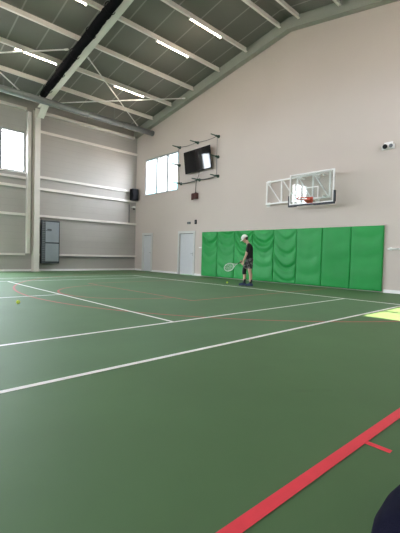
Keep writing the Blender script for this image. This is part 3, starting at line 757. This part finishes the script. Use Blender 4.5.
# ------------------------------------------------------------------ the player
OR = Vector((-3.60, 0.541, 0.0)); F = Vector((-0.77, -0.64, 0)).normalized(); LT = Vector((-F.y, F.x, 0)); UP = Vector((0, 0, 1))
def W(u, v, z): return F * u + LT * v + UP * z       # local to the player's root Empty
def person():
    rt = thing('person', 'person in white cap, black t-shirt and grey shorts looking down with a racket', 'person', OR)
    bm = NB()
    C = lambda a, b, ra, rb, n=14: bm_cap(bm, W(*a), W(*b), ra, rb, n)
    # trunk
    C((-0.06, 0.075, 0.87), (-0.06, -0.075, 0.87), 0.105, 0.105)
    C((-0.055, 0.05, 0.95), (-0.04, 0.075, 1.24), 0.10, 0.105); C((-0.055, -0.05, 0.95), (-0.04, -0.075, 1.24), 0.10, 0.105)
    C((-0.03, 0.10, 1.31), (-0.03, -0.10, 1.31), 0.078, 0.078)
    C((-0.015, 0.17, 1.345), (-0.02, 0.0, 1.36), 0.055, 0.06); C((-0.015, -0.17, 1.345), (-0.02, 0.0, 1.36), 0.055, 0.06)
    C((-0.01, 0, 1.36), (0.06, 0, 1.49), 0.058, 0.052)
    # head, tipped forward
    t = math.radians(32); hu = (math.sin(t), math.cos(t)); hf = (math.cos(t), -math.sin(t)); hc = (0.115, 1.565)
    def H(f, l, u): return W(hc[0] + hf[0] * f + hu[0] * u, l, hc[1] + hf[1] * f + hu[1] * u)
    def Hv(f, l, u): return H(f, l, u) - H(0, 0, 0)
    bm_ell(bm, H(-0.005, 0, 0.025), (Hv(0.098, 0, 0), Hv(0, 0.077, 0), Hv(0, 0, 0.092)))
    bm_cap(bm, H(0.03, 0, -0.03), H(0.058, 0, -0.085), 0.062, 0.034)      # jaw and chin
    bm_cap(bm, H(0.05, 0.02, -0.03), H(0.05, -0.02, -0.03), 0.046, 0.046)
    bm_cap(bm, H(0.088, 0, 0.0), H(0.112, 0, -0.032), 0.009, 0.014, 10)   # nose
    bm_cap(bm, H(0.082, 0.03, 0.018), H(0.082, -0.03, 0.018), 0.014, 0.014, 8)
    bm_cap(bm, H(0.088, 0.012, -0.060), H(0.088, -0.012, -0.060), 0.010, 0.010, 8)
    for s in (1, -1): bm_ell(bm, H(0.0, 0.078 * s, -0.012), (Hv(0.018, 0, 0), Hv(0, 0.010, 0), Hv(0, 0, 0.032)), 10, 8)
    # left arm hangs, right arm reaches to the grip
    C((-0.01, 0.20, 1.33), (0.055, 0.235, 1.05), 0.052, 0.040); C((0.055, 0.235, 1.05), (0.145, 0.20, 0.82), 0.040, 0.027)
    C((-0.01, -0.20, 1.33), (0.02, -0.235, 1.05), 0.052, 0.040); C((0.02, -0.235, 1.05), (0.135, -0.075, 0.86), 0.040, 0.027)
    def hand(w, d, n, s, curl, L=1.0, thumb=1):
        """w wrist, d along the hand, n palm normal, s towards the thumb side"""
        w, d, n, s = Vector(w), Vector(d).normalized(), Vector(n).normalized(), Vector(s).normalized()
        for k in (-1.2, -0.4, 0.4, 1.2): bm_cap(bm, w + s * k * 0.012, w + d * 0.078 + s * k * 0.019, 0.014, 0.012, 8)
        for k, ln in ((1.45, 0.90), (0.5, 1.0), (-0.45, 0.94), (-1.4, 0.74)):
            p = w + d * 0.08 + s * k * 0.0185; a = 0.25
            for seg, rr in ((0.042, 0.0088), (0.027, 0.0082), (0.021, 0.0074)):
                a += curl; q = p + (d * math.cos(a) + n * math.sin(a)) * seg * ln
                bm_cap(bm, p, q, rr, rr * 0.93, 8); p = q
        p = w + d * 0.02 + s * 0.024 + n * 0.006
        for seg, (cd, cs, cn), rr in ((0.038, (0.7, 0.65, 0.35), 0.011), (0.030, (0.8, 0.25, 0.55), 0.010), (0.024, (0.7, -0.1, 0.75), 0.009)):
            q = p + (d * cd + s * cs + n * cn).normalized() * seg; bm_cap(bm, p, q, rr, rr * 0.92, 8); p = q
    hand(W(0.15, 0.197, 0.805), W(0.18, -0.10, -1), W(-0.15, -1, 0.1), W(1, -0.2, 0.15), 0.42)
    # right fist round the grip: the grip axis runs along GA
    hand(RH_W, RH_D, RH_N, RH_S, 0.92)
    # legs
    for (hp, kn, an, toe, v) in (((-0.06, 0.09, 0.86), (-0.075, 0.10, 0.50), (-0.115, 0.095, 0.10), (0.03, 0.10, 0.035), 1),
                                 ((-0.05, -0.09, 0.86), (0.11, -0.09, 0.50), (0.10, -0.09, 0.10), (0.24, -0.095, 0.035), -1)):
        C(hp, kn, 0.088, 0.056); mid = tuple(a * 0.68 + b * 0.32 for a, b in zip(kn, an)); mid = (mid[0] - 0.018, mid[1], mid[2])
        C(kn, mid, 0.053, 0.056); C(mid, an, 0.056, 0.036); C((an[0], an[1], 0.075), toe, 0.036, 0.026)
    body = remeshed('body', bm, 'skin', rt, 0.0065, 3)
    for s in (1, -1):
        bm = NB(); bm_ell(bm, H(0.0885, 0.031 * s, 0.0), (Hv(0.006, 0, 0), Hv(0, 0.013, 0), Hv(0, 0, 0.006)), 10, 8); link('eye', bm, 'eye', rt)
    bm = NB(); bm_cap(bm, H(0.096, 0.016, -0.060), H(0.096, -0.016, -0.060), 0.0045, 0.0045, 8); link('mouth', bm, 'lips', rt)
    # hair below the cap
    bm = NB()
    bm_ell(bm, H(-0.030, 0, 0.018), (Hv(0.083, 0, 0), Hv(0, 0.083, 0), Hv(0, 0, 0.085)))
    bm_cap(bm, H(-0.055, 0.035, -0.03), H(-0.055, -0.035, -0.03), 0.040, 0.040)
    remeshed('hair', bm, 'hair', rt, 0.008, 3)
    # cap
    bm = NB()
    rings = []; n = 28
    for i in range(9):
        a = math.radians(-6 + 95 * i / 8); rr = math.cos(a); zz = math.sin(a)
        rings.append([H(-0.004 + 0.112 * max(rr, 0.01) * math.cos(2 * PI * k / n), 0.094 * max(rr, 0.01) * math.sin(2 * PI * k / n), 0.034 + 0.112 * zz) for k in range(n)])
    bm_ring_loft(bm, rings)
    cap = link('cap', bm, 'cap', rt)
    bm = NB(); top, bot = [], []
    for i in range(8):
        f = i / 7; row = []
        for k in range(15):
            an = math.radians(-72 + 144 * k / 14)
            r0 = Vector((0.104 * math.cos(an), 0.090 * math.sin(an))); r1 = Vector((0.175 * math.cos(an * 0.9) + 0.012, 0.088 * math.sin(an * 1.05)))
            p = r0.lerp(r1, f); row.append((p.x, p.y, 0.030 - 0.020 * f - 1.6 * p.y ** 2))
        top.append(row)
    for dz in (0.0, -0.006):
        V = [[bm.verts.new(H(a - 0.004, b, c + dz)) for a, b, c in row] for row in top]
        for i in range(7):
            for k in range(14): bm.faces.new((V[i][k], V[i][k + 1], V[i + 1][k + 1], V[i + 1][k])).smooth = True
        if dz == 0: V0 = V
    for k in range(14): bm.faces.new((V0[7][k], V0[7][k + 1], V[7][k + 1], V[7][k]))
    for i in range(7):
        for k in (0, 14): bm.faces.new((V0[i][k], V0[i + 1][k], V[i + 1][k], V[i][k]))
    link('cap_brim', bm, 'cap', cap)
    bm = NB(); bm_ell(bm, H(-0.004, 0, 0.147), (Hv(0.008, 0, 0), Hv(0, 0.008, 0), Hv(0, 0, 0.005)), 10, 6); link('cap_button', bm, 'cap', cap)
    # t-shirt
    bm = NB()
    for s in (1, -1):
        bm_cap(bm, W(-0.05, 0.055 * s, 0.90), W(-0.04, 0.078 * s, 1.24), 0.118, 0.118)
        bm_cap(bm, W(-0.02, 0.17 * s, 1.342), W(-0.02, 0, 1.352), 0.068, 0.072)
        bm_cap(bm, W(-0.012, 0.195 * s, 1.335), W(0.018, 0.222 * s, 1.15), 0.064, 0.060)
    bm_cap(bm, W(-0.03, 0.10, 1.31), W(-0.03, -0.10, 1.31), 0.092, 0.092)
    remeshed('t_shirt', bm, 'shirt', rt, 0.010, 4)
    # shorts
    bm = NB()
    bm_cap(bm, W(-0.06, 0.07, 0.86), W(-0.06, -0.07, 0.86), 0.122, 0.122)
    def leg_tube(a, b, ra, rb):
        a, b = W(*a), W(*b); d = (b - a).normalized(); u, v = frame_of(d); n = 20
        bm_ring_loft(bm, [[a.lerp(b, q) + (u * math.cos(2 * PI * k / n) + v * math.sin(2 * PI * k / n)) * (ra + (rb - ra) * q) for k in range(n)] for q in (0, .25, .5, .75, 1)])
    leg_tube((-0.06, 0.085, 0.90), (-0.07, 0.10, 0.585), 0.105, 0.095); leg_tube((-0.05, -0.085, 0.90), (0.075, -0.09, 0.585), 0.105, 0.095)
    remeshed('shorts', bm, 'shorts', rt, 0.009, 2)
    # knee brace on the far leg
    bm = NB(); leg_ = [(0.085, -0.09, 0.60, 0.073), (0.11, -0.09, 0.52, 0.069), (0.112, -0.09, 0.46, 0.066), (0.100, -0.09, 0.385, 0.066)]
    bm_tube(bm, [W(*q[:3]) for q in leg_], [q[3] for q in leg_], 18); link('knee_brace', bm, 'brace', rt)
    for (x, y, sx) in ((-0.115, 0.095, 1), (0.10, -0.09, -1)):
        bm = NB(); bm_tube(bm, [W(x - 0.012, y, 0.225), W(x - 0.004, y, 0.16), W(x, y, 0.11), W(x + 0.01, y, 0.075)], [0.046, 0.043, 0.044, 0.046], 16); link('sock', bm, 'sock', rt)
        bm = NB()
        bm_cap(bm, W(x - 0.035, y, 0.058), W(x + 0.06, y, 0.052), 0.043, 0.043); bm_cap(bm, W(x - 0.01, y, 0.085), W(x + 0.06, y, 0.06), 0.044, 0.042)
        bm_cap(bm, W(x + 0.06, y, 0.048), W(x + 0.140, y + 0.004, 0.042), 0.047, 0.038)
        sh = remeshed('shoe', bm, 'shoe', rt, 0.006, 4)
        bm = NB(); n = 24; rings = []
        for z, k in ((0.004, 0.96), (0.012, 1.0), (0.028, 1.0)):
            rings.append([W(x + 0.050 + 0.136 * k * math.cos(2 * PI * q / n), y + (0.050 + 0.004 * math.cos(2 * PI * q / n)) * k * math.sin(2 * PI * q / n), z) for q in range(n)])
        bm_ring_loft(bm, rings); link('shoe_sole', bm, 'sole', sh)
# racket axis first: the fist is built around it
A0, A1 = Vector((0.145, -0.02, 0.815)), Vector((0.755, 0.03, 0.545))
GA = (A1 - A0).normalized()
def Wv(v): return F * v.x + LT * v.y + UP * v.z
gc = A0 + GA * 0.07
nrm = Vector((0.0, 1.0, 0.0)); nrm = (nrm - GA * nrm.dot(GA)).normalized()       # palm faces the camera side
hd = nrm.cross(GA).normalized()
if hd.z > 0: hd = -hd
RH_S, RH_N, RH_D = Wv(GA), Wv(nrm), Wv(hd)
RH_W = Wv(gc - nrm * 0.024 - hd * 0.055)
person()
def racket():
    rt = thing('tennis_racket', 'white tennis racket with dark grip held low by the player', 'tennis racket', OR + Wv(A0))
    sd = (Vector((0.42, 0.30, 0.86))); sd = (sd - GA * sd.dot(GA)).normalized()   # the way across the strung face
    P = lambda a, s: Wv(GA * a + sd * s)
    bm = NB(); bm_tube(bm, [P(0.0, 0), P(0.01, 0), P(0.19, 0), P(0.20, 0)], [0.017, 0.0165, 0.0150, 0.014], 10)
    link('grip', bm, 'black', rt)
    hc, ha, hb = 0.515, 0.165, 0.128
    bm = NB(); bm_tube(bm, [P(0.20, 0), P(0.26, 0)], [0.013, 0.012], 8)
    for s in (1, -1): bm_tube(bm, [P(0.255, 0.004 * s), P(0.30, 0.022 * s), P(0.345, 0.052 * s), P(0.385, 0.080 * s)], 0.011, 8)
    bm_tube(bm, [P(hc + ha * math.cos(2 * PI * k / 40), hb * math.sin(2 * PI * k / 40)) for k in range(40)], 0.0125, 8, closed=True)
    link('racket_frame', bm, 'racket', rt)
    bm = NB()
    for i in range(-7, 8):
        s = i * 0.0155; a = ha * math.sqrt(max(0, 1 - (s / hb) ** 2)); bm_tube(bm, [P(hc - a, s), P(hc + a, s)], 0.0014, 4)
    for i in range(-8, 9):
        q = i * 0.018; b = hb * math.sqrt(max(0, 1 - (q / ha) ** 2)); bm_tube(bm, [P(hc + q, -b), P(hc + q, b)], 0.0014, 4)
    link('racket_strings', bm, 'string', rt)
racket()

# ------------------------------------------------------------------ navy bag at the near corner
def bag():
    rt = thing('sports_bag', 'dark navy cloth bag on the floor in the near right corner', 'bag', (3.955, -7.49, 0.0)); rt.rotation_euler.z = math.radians(2)
    bm = NB(); rings = []; n = 26; L0 = 0.66
    for i in range(41):
        t = -1 + 2 * i / 40; k = (1 - abs(t) ** 14) ** 0.3 if abs(t) < 1 else 0.02
        k = max(k, 0.78)
        rr = []
        for q in range(n):
            a = 2 * PI * q / n; ca, sa = math.cos(a), math.sin(a)
            x = 0.21 * k * math.copysign(abs(ca) ** 0.7, ca); z = 0.165 + 0.16 * k * math.copysign(abs(sa) ** 0.75, sa)
            rr.append((x + 0.006 * math.sin(7 * t + 3 * a), t * L0 / 2, max(0.004, z)))
        rings.append(rr)
    bm_ring_loft(bm, rings); link('bag_body', bm, 'navy', rt)
    bm = NB(); bm_tube(bm, [(0, t * 0.29, 0.328) for t in (-1, -.5, 0, .5, 1)], 0.008, 6); link('zip', bm, 'unit_dark', rt)
    for s in (1, -1):
        bm = NB(); bm_tube(bm, [(0.10 * s, -0.16, 0.315), (0.075 * s, -0.12, 0.39), (0.05 * s, 0.0, 0.42), (0.075 * s, 0.12, 0.39), (0.10 * s, 0.16, 0.315)], 0.011, 8); link('carry_handle', bm, 'navy', rt)
bag()

# ------------------------------------------------------------------ outside
bm = NB(); bm_box(bm, -90, 80, -90, 90, -0.6, -0.21)
struct(link('ground_outside', bm, 'ground'))
def building(x0, x1, y0, y1, h, label, face):
    rt = thing('building', label, 'building', ((x0 + x1) / 2, (y0 + y1) / 2, -0.21), 'buildings outside')
    bm = NB(); bm_box(bm, x0, x1, y0, y1, -0.21, h); bm_box(bm, x0 - 0.2, x1 + 0.2, y0 - 0.2, y1 + 0.2, h, h + 0.3); child(link('building_walls', bm, 'facade'), rt)
    k = 0
    z = 1.4
    while z < h - 1.6:
        x = x0 + 1.0
        while x < x1 - 1.6:
            bm = NB(); bm_box(bm, x, x + 1.3, y0 - 0.05, y0 - 0.003, z, z + 1.7); child(link('building_window', bm, 'facade_glass'), rt)
            x += 2.6
        z += 3.1
building(-26.5, -11.8, 8.0, 15, 15.0, 'pale building with blue glazing seen through the end wall window', 1)  # height raised beyond view to shade the end window from sky light

# ------------------------------------------------------------------ light
w = bpy.data.worlds.new('sky'); SC.world = w; w.use_nodes = True
bg = w.node_tree.nodes['Background']; bg.inputs['Color'].default_value = (0.91, 0.96, 1.04, 1); bg.inputs['Strength'].default_value = 5.0
sun = bpy.data.lights.new('sun', 'SUN'); sun.energy = 7.5; sun.angle = math.radians(0.6); sun.color = (1.0, 0.74, 0.48)
so = bpy.data.objects.new('sun', sun); COL.objects.link(so)
sd = Vector((-5.15, 0.0, -6.4)).normalized()
so.rotation_euler = sd.to_track_quat('-Z', 'Y').to_euler(); so.location = (20, 0, 20)
def portal(loc, d, sx, sy):
    l = bpy.data.lights.new('sky_portal', 'AREA'); l.shape = 'RECTANGLE'; l.size = sx; l.size_y = sy; l.cycles.is_portal = True
    o = bpy.data.objects.new('sky_portal', l); COL.objects.link(o); o.location = loc; o.rotation_euler = Vector(d).to_track_quat('-Z', 'Y').to_euler()
for a, b, c, d in W_LEFT: portal((XL - 0.16, (a + b) / 2, (c + d) / 2), (1, 0, 0), b - a, d - c)
for a, b, c, d in W_RIGHT: portal((XR + 0.16, (a + b) / 2, (c + d) / 2), (-1, 0, 0), b - a, d - c)
for a, b, c, d in W_BACK_ADDED: portal(((a + b) / 2, YB - 0.16, (c + d) / 2), (0, 1, 0), b - a, d - c)
a, b, c, d = W_END; portal(((a + b) / 2, YE + 0.16, (c + d) / 2), (0, -1, 0), b - a, d - c)

# ------------------------------------------------------------------ camera
f_px, yaw, pitch, roll = 365.69, 0.8193, -0.0333, 0.0270
cyw, syw, cp, sp, cr, sr = math.cos(yaw), math.sin(yaw), math.cos(pitch), math.sin(pitch), math.cos(roll), math.sin(roll)
fwd = Vector((-syw * cp, cyw * cp, sp)); right = Vector((cyw, syw, 0)); up = right.cross(fwd)
r2 = right * cr + up * sr; u2 = -right * sr + up * cr
cam = bpy.data.cameras.new('camera'); co = bpy.data.objects.new('camera', cam); COL.objects.link(co)
cam.sensor_fit = 'VERTICAL'; cam.sensor_height = 24; cam.lens = f_px / 533 * 24; cam.clip_start = 0.05; cam.clip_end = 400
mw = Matrix((( r2.x, u2.x, -fwd.x, 4.1746), (r2.y, u2.y, -fwd.y, -8.8837), (r2.z, u2.z, -fwd.z, 1.0094), (0, 0, 0, 1)))
co.matrix_world = mw
SC.camera = co

vs = SC.view_settings
vs.view_transform = 'Standard'; vs.look = 'None'; vs.gamma = 1; vs.use_curve_mapping = False; vs.exposure = 2.46
SC.cycles.max_bounces = 12; SC.cycles.diffuse_bounces = 6; SC.cycles.transparent_max_bounces = 12
SC.cycles.use_denoising = True
SC.cycles.sample_clamp_indirect = 8
SC.cycles.caustics_reflective = False; SC.cycles.caustics_refractive = False
